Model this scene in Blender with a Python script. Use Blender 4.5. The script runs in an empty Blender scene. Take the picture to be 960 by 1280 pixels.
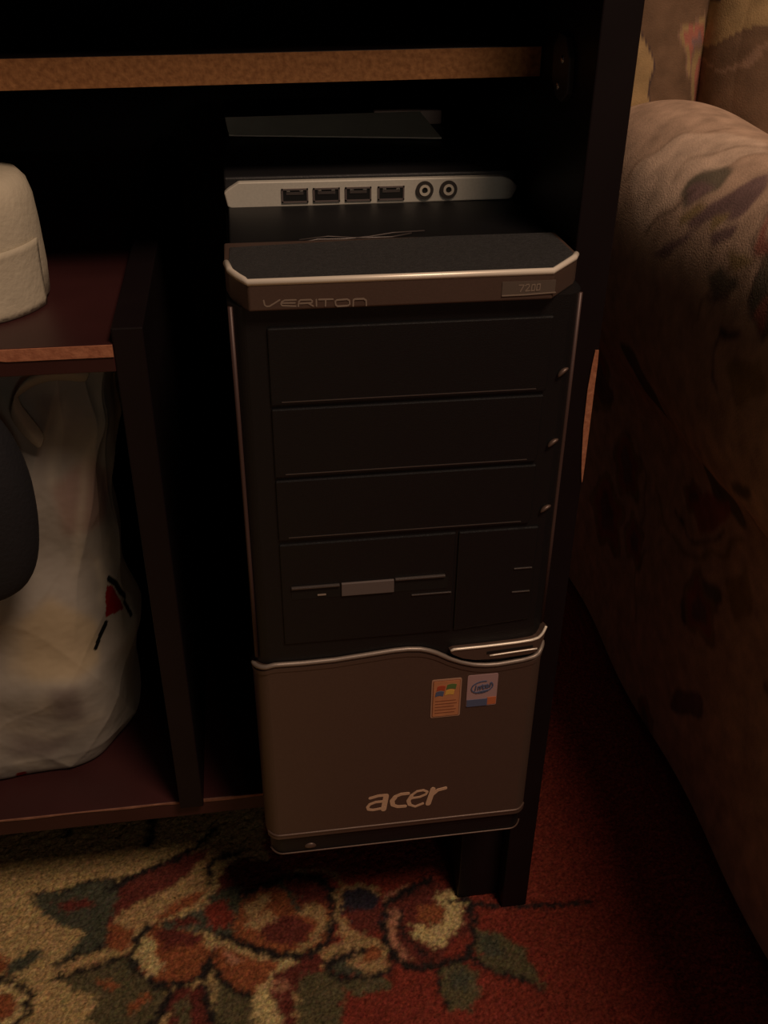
import bpy, bmesh, math, random
import numpy as np
from mathutils import Vector, Matrix

scene = bpy.context.scene
col = scene.collection
random.seed(4); rng = np.random.default_rng(7)

# ---- camera ------------------------------------------------------------------
CAM = (-0.08155716, -0.45594494, 0.5569258)
PITCH, YAW, ROLL = math.radians(31.58314965), math.radians(8.60243749), math.radians(0.57661031)
fw = Vector((math.sin(YAW)*math.cos(PITCH), math.cos(YAW)*math.cos(PITCH), -math.sin(PITCH)))
rt = Vector((math.cos(YAW), -math.sin(YAW), 0)); up = rt.cross(fw)
rt2 = math.cos(ROLL)*rt + math.sin(ROLL)*up; up2 = rt2.cross(fw)
cd = bpy.data.cameras.new('camera'); cam = bpy.data.objects.new('camera', cd); col.objects.link(cam)
M = Matrix((rt2, up2, -fw)).transposed().to_4x4(); M.translation = Vector(CAM); cam.matrix_world = M
cd.sensor_fit = 'VERTICAL'; cd.sensor_height = 36; cd.lens = 1217.6743/1280*36; cd.clip_start = .01
scene.camera = cam

# ---- light -------------------------------------------------------------------
w = bpy.data.worlds.new('room'); scene.world = w; w.use_nodes = True
bg = w.node_tree.nodes['Background']; bg.inputs[0].default_value = (.80, .58, .56, 1); bg.inputs[1].default_value = .0165
ld = bpy.data.lights.new('ceiling_lamp', 'POINT'); ld.energy = 100; ld.color = (1, .70, .50); ld.shadow_soft_size = .30
lamp = bpy.data.objects.new('ceiling_lamp', ld); lamp.location = (.58, -1.0, 2.14); col.objects.link(lamp)
ld2 = bpy.data.lights.new('low_fill', 'POINT'); ld2.energy = 3.2; ld2.color = (1, .84, .66); ld2.shadow_soft_size = .10
fill_light = bpy.data.objects.new('low_fill', ld2); fill_light.location = (.29, -1.7, .80); col.objects.link(fill_light)  # weak low fill light, added to brighten the strip and tower top
vs = scene.view_settings
vs.view_transform = 'Standard'; vs.look = 'None'; vs.gamma = 1; vs.use_curve_mapping = False; vs.exposure = 0
scene.display_settings.display_device = 'sRGB'

# ---- helpers -----------------------------------------------------------------
def mat(name, c, rough=.6, metal=0, var=0, vscale=40, bump=0, bscale=300, c2=None, attr=False, coat=0, spec=.5, translucent=0, vdetail=4, bdist=.001):
    m = bpy.data.materials.new(name); m.use_nodes = True
    nt = m.node_tree; N = nt.nodes; L = nt.links; b = N['Principled BSDF']
    b.inputs['Base Color'].default_value = (*c, 1); b.inputs['Roughness'].default_value = rough
    b.inputs['Metallic'].default_value = metal; b.inputs['Coat Weight'].default_value = coat
    b.inputs['Specular IOR Level'].default_value = spec
    tc = N.new('ShaderNodeTexCoord')
    src = None
    if attr:
        a = N.new('ShaderNodeAttribute'); a.attribute_name = 'Col'; src = a.outputs['Color']
    if var or c2:
        n = N.new('ShaderNodeTexNoise'); n.inputs['Scale'].default_value = vscale; n.inputs['Detail'].default_value = vdetail
        L.new(tc.outputs['Object'], n.inputs['Vector'])
        if c2:
            r = N.new('ShaderNodeValToRGB'); r.color_ramp.elements[0].position = .35; r.color_ramp.elements[1].position = .65
            r.color_ramp.elements[0].color = (*c, 1); r.color_ramp.elements[1].color = (*c2, 1)
            L.new(n.outputs['Fac'], r.inputs[0]); src = r.outputs[0]
        else:
            mr = N.new('ShaderNodeMapRange'); mr.inputs['From Min'].default_value = .25; mr.inputs['From Max'].default_value = .75
            mr.inputs['To Min'].default_value = 1-var; mr.inputs['To Max'].default_value = 1+var
            L.new(n.outputs['Fac'], mr.inputs['Value'])
            mx = N.new('ShaderNodeMix'); mx.data_type = 'RGBA'; mx.blend_type = 'MULTIPLY'; mx.inputs[0].default_value = 1
            if src: L.new(src, mx.inputs[6])
            else: mx.inputs[6].default_value = (*c, 1)
            L.new(mr.outputs[0], mx.inputs[7]); src = mx.outputs[2]
    if src: L.new(src, b.inputs['Base Color'])
    if bump:
        n2 = N.new('ShaderNodeTexNoise'); n2.inputs['Scale'].default_value = bscale; n2.inputs['Detail'].default_value = 3
        L.new(tc.outputs['Object'], n2.inputs['Vector'])
        bp = N.new('ShaderNodeBump'); bp.inputs['Strength'].default_value = bump; bp.inputs['Distance'].default_value = bdist
        L.new(n2.outputs['Fac'], bp.inputs['Height']); L.new(bp.outputs[0], b.inputs['Normal'])
    if translucent:
        t = N.new('ShaderNodeBsdfTranslucent'); t.inputs[0].default_value = (*c, 1)
        if src: L.new(src, t.inputs[0])
        ms = N.new('ShaderNodeMixShader'); ms.inputs[0].default_value = translucent
        L.new(b.outputs[0], ms.inputs[1]); L.new(t.outputs[0], ms.inputs[2]); L.new(ms.outputs[0], N['Material Output'].inputs[0])
    return m

MT = dict(
    plaster=mat('plaster', (.20, .15, .11), .9, var=.15, vscale=6, bump=.2),
    subfloor=mat('floor_boards', (.10, .05, .03), .7, var=.3, vscale=9),
    laminate=mat('dark_laminate', (.0090, .0055, .0062), .45, var=.25, vscale=14, spec=.2),
    maroon=mat('maroon_laminate', (.045, .014, .014), .40, var=.25, vscale=10, spec=.35),
    chip=mat('raw_chipboard', (.25, .105, .035), .9, c2=(.39, .18, .065), vscale=320, bump=.5, bscale=400),
    chip2=mat('worn_chipboard', (.33, .12, .06), .9, c2=(.44, .18, .095), vscale=260, bump=.4, bscale=400),
    edge=mat('worn_edge', (.18, .075, .045), .8, c2=(.30, .14, .09), vscale=120),
    case=mat('black_steel_case', (.012, .012, .014), .5, bump=.15, bscale=900),
    black=mat('black_plastic', (.0085, .008, .0088), .42, bump=.2, bscale=1400, spec=.35),
    tray=mat('textured_black_plastic', (.036, .036, .037), .55, bump=.6, bscale=900, var=.25, vscale=500),
    silver=mat('silver_paint', (.115, .074, .058), .42, metal=.35, var=.06, vscale=900, bump=.06, bscale=1600),
    silver2=mat('bright_silver_paint', (.30, .25, .215), .42, metal=.4, bump=.05, bscale=900),
    portsilver=mat('port_silver', (.62, .60, .53), .48, metal=.15, var=.06, vscale=700),
    chrome=mat('dull_chrome', (.55, .5, .45), .25, metal=.9),
    trimdark=mat('grey_trim', (.10, .085, .08), .35, metal=.4),
    void=mat('port_shadow_black', (.004, .004, .004), .6),
    rim=mat('rim_highlight', (.95, .87, .75), .36, metal=.25),  # edge highlights put into a near-white base colour
    gloss=mat('smooth_black_plastic', (.006, .006, .007), .5, spec=.25),
    sidetrim=mat('brown_grey_trim', (.085, .05, .045), .45, metal=.2),
    jack=mat('jack_ring', (.62, .57, .48), .4),
    print_light=mat('light_print', (.60, .40, .27), .6),
    print_dim=mat('grey_print', (.24, .185, .145), .6),
    flap=mat('grey_flap', (.13, .105, .10), .5),
    steel=mat('bracket_steel', (.07, .06, .055), .45, metal=.5),
    orange=mat('orange_label', (.50, .21, .10), .6, var=.12, vscale=200), cream=mat('label_border', (.42, .24, .16), .6),
    lav=mat('lavender_label', (.40, .255, .26), .6), ora2=mat('orange_print', (.52, .15, .06), .6),
    blue=mat('blue_print', (.09, .11, .20), .6), green=mat('green_print', (.10, .17, .05), .6),
    red=mat('red_print', (.42, .07, .03), .6), yellow=mat('yellow_print', (.70, .40, .08), .6), brown=mat('brown_print', (.25, .085, .04), .6),
    paper=mat('white_tissue', (.57, .51, .39), .95, var=.06, vscale=60, bump=.5, bscale=250),
    card=mat('grey_card', (.78, .75, .64), .6, var=.1, vscale=30), bar=mat('pale_plastic', (.72, .54, .48), .5), core=mat('brown_card_tube', (.22, .13, .07), .9),
    bag=mat('thin_plastic', (.5, .5, .5), .30, attr=True, var=.22, vscale=22, translucent=.35, bump=.6, bscale=26, bdist=.006),
    cloth=mat('black_cloth', (.007, .007, .010), .8, bump=.4, bscale=400),
    carpet=mat('woven_carpet', (.5, .5, .5), .95, attr=True, var=.55, vscale=420, vdetail=6, bump=1, bscale=600, spec=.1),
    fabric=mat('floral_upholstery', (.5, .5, .5), .9, attr=True, var=.28, vscale=55, vdetail=8, bump=.5, bscale=700, spec=.15),
    foot=mat('black_rubber', (.01, .01, .01), .8),
)

def link(name, me, m, parent=None):
    o = bpy.data.objects.new(name, me); col.objects.link(o)
    if m: me.materials.append(MT[m] if isinstance(m, str) else m)
    if parent:
        o.parent = parent
        o.matrix_parent_inverse = Matrix.Translation(-parent.location)   # vertices are given in room coordinates
    return o
def from_bm(name, bm, m, parent=None, smooth=False):
    bmesh.ops.recalc_face_normals(bm, faces=bm.faces)
    me = bpy.data.meshes.new(name); bm.to_mesh(me); bm.free()
    if smooth:
        for p in me.polygons: p.use_smooth = True
    return link(name, me, m, parent)
def tag(o, label=None, cat=None, group=None, kind=None):
    for k, v in (('label', label), ('category', cat), ('group', group), ('kind', kind)):
        if v: o[k] = v
    return o
def thing(name, loc, label, cat, group=None):
    o = bpy.data.objects.new(name, None); o.location = loc; o.empty_display_size = .02; col.objects.link(o)
    return tag(o, label, cat, group)
def bm_box(bm, x0, x1, y0, y1, z0, z1, bev=0, seg=2):
    r = bmesh.ops.create_cube(bm, size=1); vs_ = r['verts']
    for v in vs_:
        v.co = Vector(((x0+x1)/2+v.co.x*(x1-x0), (y0+y1)/2+v.co.y*(y1-y0), (z0+z1)/2+v.co.z*(z1-z0)))
    if bev:
        es = list({e for v in vs_ for e in v.link_edges})
        bmesh.ops.bevel(bm, geom=es, offset=bev, segments=seg, profile=.5, affect='EDGES')
def box(name, x0, x1, y0, y1, z0, z1, m, parent=None, bev=0, seg=2):
    bm = bmesh.new(); bm_box(bm, x0, x1, y0, y1, z0, z1, bev, seg); return from_bm(name, bm, m, parent)
def prism(bm, pts, axis, a0, a1):
    """extrude a 2D polygon; axis 'y': pts are (x,z); 'z': pts are (x,y); 'x': pts are (y,z)"""
    f = {'y': lambda p, a: (p[0], a, p[1]), 'z': lambda p, a: (p[0], p[1], a), 'x': lambda p, a: (a, p[0], p[1])}[axis]
    A = [bm.verts.new(f(p, a0)) for p in pts]; B = [bm.verts.new(f(p, a1)) for p in pts]
    n = len(pts); bm.faces.new(A); bm.faces.new(B[::-1])
    for i in range(n): bm.faces.new((A[i], B[i], B[(i+1) % n], A[(i+1) % n]))
    return A, B
def solid(name, pts, axis, a0, a1, m, parent=None, bev=0, seg=2):
    bm = bmesh.new(); prism(bm, pts, axis, a0, a1)
    if bev: bmesh.ops.bevel(bm, geom=list(bm.edges), offset=bev, segments=seg, profile=.5, affect='EDGES')
    return from_bm(name, bm, m, parent)
def stroke_mesh(bm, pts, width, y0, y1):
    """flat ribbon with round joints along (x,z) points"""
    r = width/2; y0 -= len(bm.verts)*4e-7
    for (ax, az), (bx, bz) in zip(pts, pts[1:]):
        d = math.hypot(bx-ax, bz-az)
        if d < 1e-7: continue
        nx, nz = -(bz-az)/d*r, (bx-ax)/d*r
        y0 -= 4e-6; prism(bm, [(ax+nx, az+nz), (bx+nx, bz+nz), (bx-nx, bz-nz), (ax-nx, az-nz)], 'y', y0, y1)
    for (ax, az) in pts:
        y0 -= 4e-6; prism(bm, [(ax+r*math.cos(k*math.pi/4+.39), az+r*math.sin(k*math.pi/4+.39)) for k in range(8)], 'y', y0, y1)
def tube(bm, pts, r, n=8, flat=1):
    rings = []
    for i, p in enumerate(pts):
        t = (Vector(pts[min(i+1, len(pts)-1)])-Vector(pts[max(i-1, 0)])).normalized()
        a = t.cross(Vector((.13, .9, .2))).normalized(); b = t.cross(a)
        rr = r[i] if isinstance(r, (list, tuple)) else r
        rings.append([bm.verts.new(Vector(p)+(a*math.cos(2*math.pi*k/n)+b*flat*math.sin(2*math.pi*k/n))*rr) for k in range(n)])
    for A, B in zip(rings, rings[1:]):
        for k in range(n): bm.faces.new((A[k], A[(k+1) % n], B[(k+1) % n], B[k]))
    bm.faces.new(rings[0]); bm.faces.new(rings[-1][::-1])
def ring(bm, c, r0, r1, y0, y1, n=24):
    """flat ring around the y axis"""
    V = [[bm.verts.new((c[0]+r*math.cos(2*math.pi*k/n), y, c[1]+r*math.sin(2*math.pi*k/n))) for k in range(n)] for r, y in ((r1, y1), (r1, y0), (r0, y0), (r0, y1))]
    for a in range(4):
        A, B = V[a], V[(a+1) % 4]
        for k in range(n): bm.faces.new((A[k], A[(k+1) % n], B[(k+1) % n], B[k]))
def interp(x, P):
    if x <= P[0][0]: return P[0][1]
    for a, b in zip(P, P[1:]):
        if x <= b[0]: return a[1]+(b[1]-a[1])*(x-a[0])/(b[0]-a[0])
    return P[-1][1]

# ---- printed patterns: colours woven or printed, some light and shade painted in ------------------
PAL = dict(beige=(.40, .28, .125), red=(.185, .034, .022), rust=(.24, .078, .032), maroon=(.115, .028, .021), green=(.062, .064, .042),
    olive=(.098, .082, .042), dark=(.020, .016, .015), cream=(.48, .37, .17), tan=(.34, .22, .10), pink=(.36, .17, .10), navy=(.028, .024, .034),
    fbase=(.62, .43, .31), lightbeige=(.76, .56, .42), mauve=(.26, .165, .155), olive_beige=(.40, .28, .14), darkbrown=(.11, .075, .065), brown=(.29, .185, .125),
    sage=(.20, .165, .12), rosepink=(.43, .17, .125), backshade=(.19, .12, .075), bagpale=(.78, .72, .58), bagwarm=(.60, .50, .34), bagdim=(.30, .26, .24), bagrose=(.42, .31, .27), bagbase=(.46, .43, .38), bagred=(.30, .014, .014), bagblack=(.012, .012, .012))
def paint(pts, colours, shapes):
    """pts (n,2), colours (n,3): fill polygons and strokes in order"""
    x, y = pts[:, 0], pts[:, 1]
    for c, wd, P in shapes:
        P = np.array(P); pad = wd/2+.0005
        s = np.where((x > P[:, 0].min()-pad) & (x < P[:, 0].max()+pad) & (y > P[:, 1].min()-pad) & (y < P[:, 1].max()+pad))[0]
        if not len(s): continue
        px, py = x[s], y[s]
        if wd:
            hit = np.zeros(len(s), bool)
            for a, b in zip(P, P[1:]):
                d = b-a; t = np.clip(((px-a[0])*d[0]+(py-a[1])*d[1])/max(d@d, 1e-12), 0, 1)
                hit |= np.hypot(px-a[0]-t*d[0], py-a[1]-t*d[1]) < wd/2
        else:
            hit = np.zeros(len(s), bool)
            for a, b in zip(P, np.roll(P, -1, 0)):
                if a[1] == b[1]: continue
                k = (a[1] > py) != (b[1] > py)
                hit ^= k & (px < (b[0]-a[0])*(py-a[1])/(b[1]-a[1])+a[0])
        colours[s[hit]] = PAL[c]
    return colours
def grid_mesh(name, V, nu, nv, colours, close_u=False):
    me = bpy.data.meshes.new(name); n = len(V); me.vertices.add(n); me.vertices.foreach_set('co', np.asarray(V, np.float32).ravel())
    I, J = np.meshgrid(np.arange(nu if close_u else nu-1), np.arange(nv-1), indexing='ij'); I = I.ravel(); J = J.ravel(); I2 = (I+1) % nu
    q = np.stack([I*nv+J, I2*nv+J, I2*nv+J+1, I*nv+J+1], 1)
    me.loops.add(q.size); me.polygons.add(len(q)); me.loops.foreach_set('vertex_index', q.ravel().astype(np.int32))
    me.polygons.foreach_set('loop_start', np.arange(0, q.size, 4, dtype=np.int32)); me.polygons.foreach_set('loop_total', np.full(len(q), 4, np.int32))
    me.polygons.foreach_set('use_smooth', np.ones(len(q), bool)); me.update(calc_edges=True); me.validate()
    if colours is not None:
        a = me.color_attributes.new('Col', 'FLOAT_COLOR', 'POINT'); c4 = np.ones((n, 4), np.float32); c4[:, :3] = colours; a.data.foreach_set('color', c4.ravel())
    return me
def flat_colour(me, c):
    a = me.color_attributes.new('Col', 'FLOAT_COLOR', 'POINT'); n = len(me.vertices); a.data.foreach_set('color', np.tile(np.array([*c, 1], np.float32), n))

# ---- shapes shared by several builders -------------------------------------
ARM = [(.282,-.122),(.281,-.05),(.279,.05),(.276,.125),(.270,.172),(.262,.196),(.247,.217),(.234,.252),(.229,.30),
       (.233,.35),(.247,.386),(.272,.410),(.304,.419),(.338,.412),(.366,.392),(.385,.36),(.392,.32),(.392,.22)]
def arm_profile(n=90):
    P=[]; A=ARM; k=10
    for i in range(len(A)-1):
        p0=A[max(i-1,0)];p1=A[i];p2=A[i+1];p3=A[min(i+2,len(A)-1)]
        for j in range(k):
            t=j/k
            P.append(tuple(.5*((2*p1[a])+(-p0[a]+p2[a])*t+(2*p0[a]-5*p1[a]+4*p2[a]-p3[a])*t*t+(-p0[a]+3*p1[a]-3*p2[a]+p3[a])*t**3) for a in (0,1)))
    P.append(A[-1])
    S=[0]
    for a,b in zip(P,P[1:]): S.append(S[-1]+math.hypot(b[0]-a[0],b[1]-a[1]))
    out=[]
    j=0
    for i in range(n+1):
        s=S[-1]*i/n
        while j<len(S)-2 and S[j+1]<s: j+=1
        t=(s-S[j])/max(S[j+1]-S[j],1e-9)
        out.append((s,P[j][0]+(P[j+1][0]-P[j][0])*t,P[j][1]+(P[j+1][1]-P[j][1])*t))
    return out
def arm_point(x,z,y):
    # the arm sinks a little where it runs into the backrest; the cover sags softly
    k=max(0,(y-.36)/.2); up=max(0,(z+.1)/.5)
    z2=z-.035*k*k*up+.003*math.sin(y*17+1)*up
    x2=x+.003*math.sin(y*23+z*11)+.012*k*k*up
    return (x2,y,z2)
BAG=[(0,-.262,.160,.058,.050),(.02,-.263,.165,.074,.066),(.08,-.259,.165,.076,.067),(.15,-.256,.165,.074,.063),
     (.20,-.249,.160,.068,.054),(.25,-.242,.150,.067,.044),(.30,-.238,.142,.071,.034),(.338,-.238,.138,.074,.028)]
def bag_point(u,z):
    for a,b in zip(BAG,BAG[1:]):
        if z<=b[0]+1e-9:
            t=(z-a[0])/(b[0]-a[0]); t=t*t*(3-2*t) if a[0]>0 else t**.5
            c=[a[i]+(b[i]-a[i])*t for i in range(1,5)]; break
    v=z/.338
    low=.16*math.exp(-((u-4.40)/.30)**2)*(1-v)**4
    def ridge(q): q=math.sin(q); return 1-2*abs(q)**.7
    w=1+low+.030*math.sin(5*u+7*v)+.020*math.sin(3*u+26*v)
    w+=.035*ridge(4.5*u-5*v+.6)*min(1,max(0,v-.3)*2.2)            # gathers running up to the handles
    w+=.016*ridge(8*u+3*v)*min(1,max(0,v-.5)*2.5)
    w+=.020*ridge(2.5*u+9*v)*(1-v)+.014*ridge(3*u-13*v+1)*(1-v)     # creases in the full lower part
    w+=.045*math.exp(-((z-.100-.014*math.sin(2*u+1))/.016)**2)
    cu,su_=math.cos(u),math.sin(u); cu=math.copysign(abs(cu)**.72,cu); su_=math.copysign(abs(su_)**.72,su_)
    return (c[0]+c[2]*w*cu,c[1]+c[3]*w*su_,z+.006*math.sin(3*u+.5)*max(0,v-.8)*5-.012*max(0,v-.8)*5*(1+math.cos(u+.2))*.5)

CARPET=[
 ('red',0.0000,[(-0.097, 0.124), (-0.088, 0.097), (-0.039, 0.074), (-0.032, 0.021), (-0.066, -0.041), (-0.077, -0.074), (0.271, -0.123), (0.596, 0.48), (0.191, 0.373), (-0.093, 0.228)]),
 ('green',0.0000,[(-0.29, 0.104), (-0.267, 0.102), (-0.245, 0.109), (-0.227, 0.111), (-0.217, 0.105), (-0.216, 0.083), (-0.222, 0.069), (-0.223, 0.044), (-0.238, 0.043), (-0.258, 0.035), (-0.261, 0.034), (-0.257, 0.042), (-0.245, 0.054), (-0.243, 0.063), (-0.266, 0.071), (-0.284, 0.089)]),
 ('maroon',0.0000,[(-0.27, 0.091), (-0.246, 0.093), (-0.237, 0.084), (-0.259, 0.082)]),
 ('dark',0.0027,[(-0.29, 0.104), (-0.267, 0.102), (-0.259, 0.105), (-0.245, 0.109), (-0.227, 0.111), (-0.218, 0.106)]),
 ('dark',0.0031,[(-0.261, 0.034), (-0.249, 0.039), (-0.236, 0.042), (-0.224, 0.046)]),
 ('maroon',0.0000,[(-0.218, 0.105), (-0.202, 0.113), (-0.189, 0.118), (-0.173, 0.124), (-0.159, 0.126), (-0.135, 0.136), (-0.142, 0.117), (-0.159, 0.107), (-0.172, 0.097), (-0.191, 0.088), (-0.203, 0.078), (-0.212, 0.068), (-0.211, 0.06), (-0.202, 0.055), (-0.207, 0.042), (-0.216, 0.039), (-0.223, 0.044), (-0.225, 0.07), (-0.218, 0.088)]),
 ('rust',0.0000,[(-0.222, 0.069), (-0.212, 0.07), (-0.21, 0.058), (-0.202, 0.053), (-0.207, 0.042), (-0.216, 0.039), (-0.222, 0.044)]),
 ('tan',0.0000,[(-0.257, 0.03), (-0.225, 0.037), (-0.207, 0.042), (-0.203, 0.036), (-0.218, 0.033), (-0.242, 0.026), (-0.252, 0.024)]),
 ('dark',0.0037,[(-0.261, 0.024), (-0.249, 0.024), (-0.234, 0.027), (-0.218, 0.032), (-0.206, 0.035)]),
 ('green',0.0000,[(-0.298, 0.041), (-0.287, 0.048), (-0.269, 0.051), (-0.277, 0.041), (-0.282, 0.033), (-0.293, 0.032), (-0.295, 0.027)]),
 ('rust',0.0000,[(-0.315, 0.05), (-0.301, 0.048), (-0.297, 0.034), (-0.311, 0.032)]),
 ('cream',0.0000,[(-0.313, 0.026), (-0.292, 0.021), (-0.281, 0.01), (-0.28, -0.003), (-0.285, -0.014), (-0.306, -0.011)]),
 ('rust',0.0000,[(-0.312, 0.021), (-0.292, 0.016), (-0.284, 0.004), (-0.287, -0.005), (-0.307, -0.005)]),
 ('dark',0.0045,[(-0.308, 0.03), (-0.294, 0.026), (-0.284, 0.02), (-0.277, 0.013), (-0.276, -0.0), (-0.282, -0.011), (-0.29, -0.018)]),
 ('olive',0.0000,[(-0.252, 0.021), (-0.234, 0.025), (-0.212, 0.032), (-0.197, 0.032), (-0.187, 0.011), (-0.177, 0.0), (-0.175, -0.013), (-0.182, -0.03), (-0.216, -0.025), (-0.234, -0.015), (-0.225, 0.002), (-0.234, 0.008), (-0.248, 0.012)]),
 ('green',0.0000,[(-0.215, 0.029), (-0.198, 0.03), (-0.188, 0.012), (-0.179, 0.001), (-0.186, -0.005), (-0.205, 0.014)]),
 ('rust',0.0000,[(-0.229, 0.018), (-0.217, 0.014), (-0.203, 0.009), (-0.213, 0.007), (-0.225, 0.01)]),
 ('rust',0.0000,[(-0.207, -0.013), (-0.196, -0.0), (-0.189, 0.0), (-0.194, -0.012), (-0.203, -0.017)]),
 ('dark',0.0042,[(-0.173, 0.002), (-0.174, -0.011), (-0.181, -0.02), (-0.187, -0.029)]),
 ('dark',0.0000,[(-0.273, 0.159), (-0.271, 0.168), (-0.264, 0.169), (-0.267, 0.159)]),
 ('dark',0.0000,[(-0.2, 0.178), (-0.191, 0.177), (-0.192, 0.137), (-0.199, 0.138)]),
 ('tan',0.0000,[(-0.22, 0.071), (-0.2, 0.084), (-0.184, 0.09), (-0.167, 0.098), (-0.152, 0.118), (-0.136, 0.135), (-0.117, 0.132), (-0.095, 0.127), (-0.11, 0.117), (-0.136, 0.121), (-0.143, 0.113), (-0.147, 0.098), (-0.141, 0.089), (-0.152, 0.083), (-0.171, 0.075), (-0.185, 0.069), (-0.191, 0.058), (-0.202, 0.059), (-0.215, 0.063)]),
 ('dark',0.0048,[(-0.227, 0.099), (-0.212, 0.108), (-0.191, 0.117), (-0.169, 0.125), (-0.153, 0.135), (-0.14, 0.15)]),
 ('dark',0.0041,[(-0.143, 0.094), (-0.145, 0.106), (-0.14, 0.117), (-0.13, 0.121), (-0.117, 0.121)]),
 ('maroon',0.0000,[(-0.136, 0.094), (-0.132, 0.107), (-0.117, 0.116), (-0.095, 0.111), (-0.081, 0.097), (-0.085, 0.087), (-0.1, 0.085), (-0.111, 0.078), (-0.118, 0.079), (-0.14, 0.082)]),
 ('rust',0.0000,[(-0.186, 0.065), (-0.178, 0.076), (-0.157, 0.086), (-0.147, 0.087), (-0.152, 0.077), (-0.166, 0.071), (-0.179, 0.064), (-0.184, 0.057)]),
 ('green',0.0000,[(-0.181, 0.063), (-0.157, 0.067), (-0.148, 0.072), (-0.143, 0.081), (-0.118, 0.089), (-0.113, 0.076), (-0.115, 0.051), (-0.122, 0.043), (-0.139, 0.041), (-0.148, 0.047), (-0.169, 0.053), (-0.184, 0.055)]),
 ('maroon',0.0000,[(-0.174, 0.064), (-0.157, 0.064), (-0.151, 0.057), (-0.17, 0.055)]),
 ('red',0.0000,[(-0.146, 0.074), (-0.131, 0.076), (-0.124, 0.061), (-0.126, 0.049), (-0.139, 0.049), (-0.146, 0.056)]),
 ('rust',0.0000,[(-0.189, 0.058), (-0.174, 0.054), (-0.15, 0.046), (-0.143, 0.032), (-0.144, 0.021), (-0.156, 0.006), (-0.172, 0.005), (-0.185, 0.012), (-0.196, 0.021), (-0.2, 0.036)]),
 ('maroon',0.0000,[(-0.186, 0.055), (-0.169, 0.052), (-0.148, 0.044), (-0.156, 0.037), (-0.178, 0.036), (-0.184, 0.045)]),
 ('cream',0.0000,[(-0.193, 0.052), (-0.187, 0.046), (-0.184, 0.032), (-0.178, 0.018), (-0.187, 0.015), (-0.196, 0.024), (-0.2, 0.034)]),
 ('dark',0.0049,[(-0.19, 0.06), (-0.2, 0.049), (-0.204, 0.037), (-0.199, 0.021), (-0.187, 0.009), (-0.172, 0.004), (-0.157, 0.006), (-0.148, 0.012), (-0.143, 0.022)]),
 ('rust',0.0000,[(-0.139, 0.035), (-0.126, 0.029), (-0.106, 0.017), (-0.083, 0.012), (-0.093, 0.006), (-0.103, -0.003), (-0.112, -0.011), (-0.123, -0.007), (-0.133, 0.004), (-0.141, 0.017)]),
 ('pink',0.0000,[(-0.138, 0.036), (-0.129, 0.028), (-0.116, 0.019), (-0.123, 0.015), (-0.133, 0.023)]),
 ('dark',0.0037,[(-0.142, 0.028), (-0.141, 0.018), (-0.136, 0.007), (-0.127, -0.005), (-0.112, -0.012)]),
 ('rust',0.0000,[(-0.126, 0.039), (-0.112, 0.029), (-0.089, 0.019), (-0.067, 0.015), (-0.051, 0.027), (-0.043, 0.045), (-0.043, 0.07), (-0.052, 0.087), (-0.067, 0.092), (-0.082, 0.09), (-0.1, 0.085), (-0.115, 0.078), (-0.122, 0.058)]),
 ('maroon',0.0000,[(-0.098, 0.053), (-0.076, 0.054), (-0.06, 0.04), (-0.071, 0.026), (-0.092, 0.029), (-0.105, 0.04)]),
 ('tan',0.0000,[(-0.117, 0.066), (-0.104, 0.077), (-0.093, 0.075), (-0.099, 0.067), (-0.096, 0.058), (-0.085, 0.051), (-0.098, 0.048), (-0.103, 0.043), (-0.117, 0.048), (-0.11, 0.053)]),
 ('rust',0.0000,[(-0.104, 0.064), (-0.097, 0.06), (-0.104, 0.056)]),
 ('tan',0.0000,[(-0.073, 0.054), (-0.067, 0.061), (-0.058, 0.062), (-0.05, 0.052), (-0.049, 0.04), (-0.058, 0.028), (-0.069, 0.019), (-0.082, 0.019), (-0.066, 0.029), (-0.057, 0.041), (-0.059, 0.051), (-0.066, 0.05)]),
 ('maroon',0.0000,[(-0.082, 0.086), (-0.063, 0.089), (-0.048, 0.075), (-0.046, 0.056), (-0.056, 0.063), (-0.069, 0.064), (-0.075, 0.075)]),
 ('green',0.0033,[(-0.085, 0.085), (-0.074, 0.07), (-0.073, 0.057)]),
 ('dark',0.0052,[(-0.133, 0.042), (-0.126, 0.038), (-0.112, 0.029), (-0.089, 0.018), (-0.067, 0.015), (-0.051, 0.026), (-0.043, 0.045), (-0.043, 0.07), (-0.052, 0.086), (-0.067, 0.092), (-0.082, 0.09), (-0.1, 0.085), (-0.115, 0.078)]),
 ('tan',0.0024,[(-0.074, 0.096), (-0.055, 0.096), (-0.039, 0.088), (-0.033, 0.077)]),
 ('cream',0.0000,[(-0.089, 0.013), (-0.077, 0.014), (-0.091, 0.006), (-0.098, -0.004), (-0.097, -0.016), (-0.091, -0.028), (-0.092, -0.039), (-0.106, -0.037), (-0.111, -0.023), (-0.109, -0.015), (-0.1, -0.004)]),
 ('maroon',0.0000,[(-0.091, 0.006), (-0.072, 0.013), (-0.057, 0.014), (-0.056, 0.005), (-0.062, -0.002), (-0.074, -0.007), (-0.081, -0.017), (-0.08, -0.041), (-0.089, -0.04), (-0.093, -0.021), (-0.099, -0.011), (-0.097, -0.002)]),
 ('pink',0.0000,[(-0.097, -0.002), (-0.084, -0.002), (-0.083, -0.011), (-0.092, -0.014)]),
 ('olive',0.0000,[(-0.211, 0.03), (-0.2, 0.019), (-0.188, 0.007), (-0.173, -0.001), (-0.176, -0.014), (-0.183, -0.031), (-0.211, -0.027)]),
 ('rust',0.0000,[(-0.203, -0.007), (-0.194, 0.002), (-0.186, 0.001), (-0.192, -0.008), (-0.201, -0.015)]),
 ('maroon',0.0000,[(-0.173, -0.001), (-0.156, 0.001), (-0.147, 0.003), (-0.144, -0.011), (-0.141, -0.037), (-0.174, -0.033)]),
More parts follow.
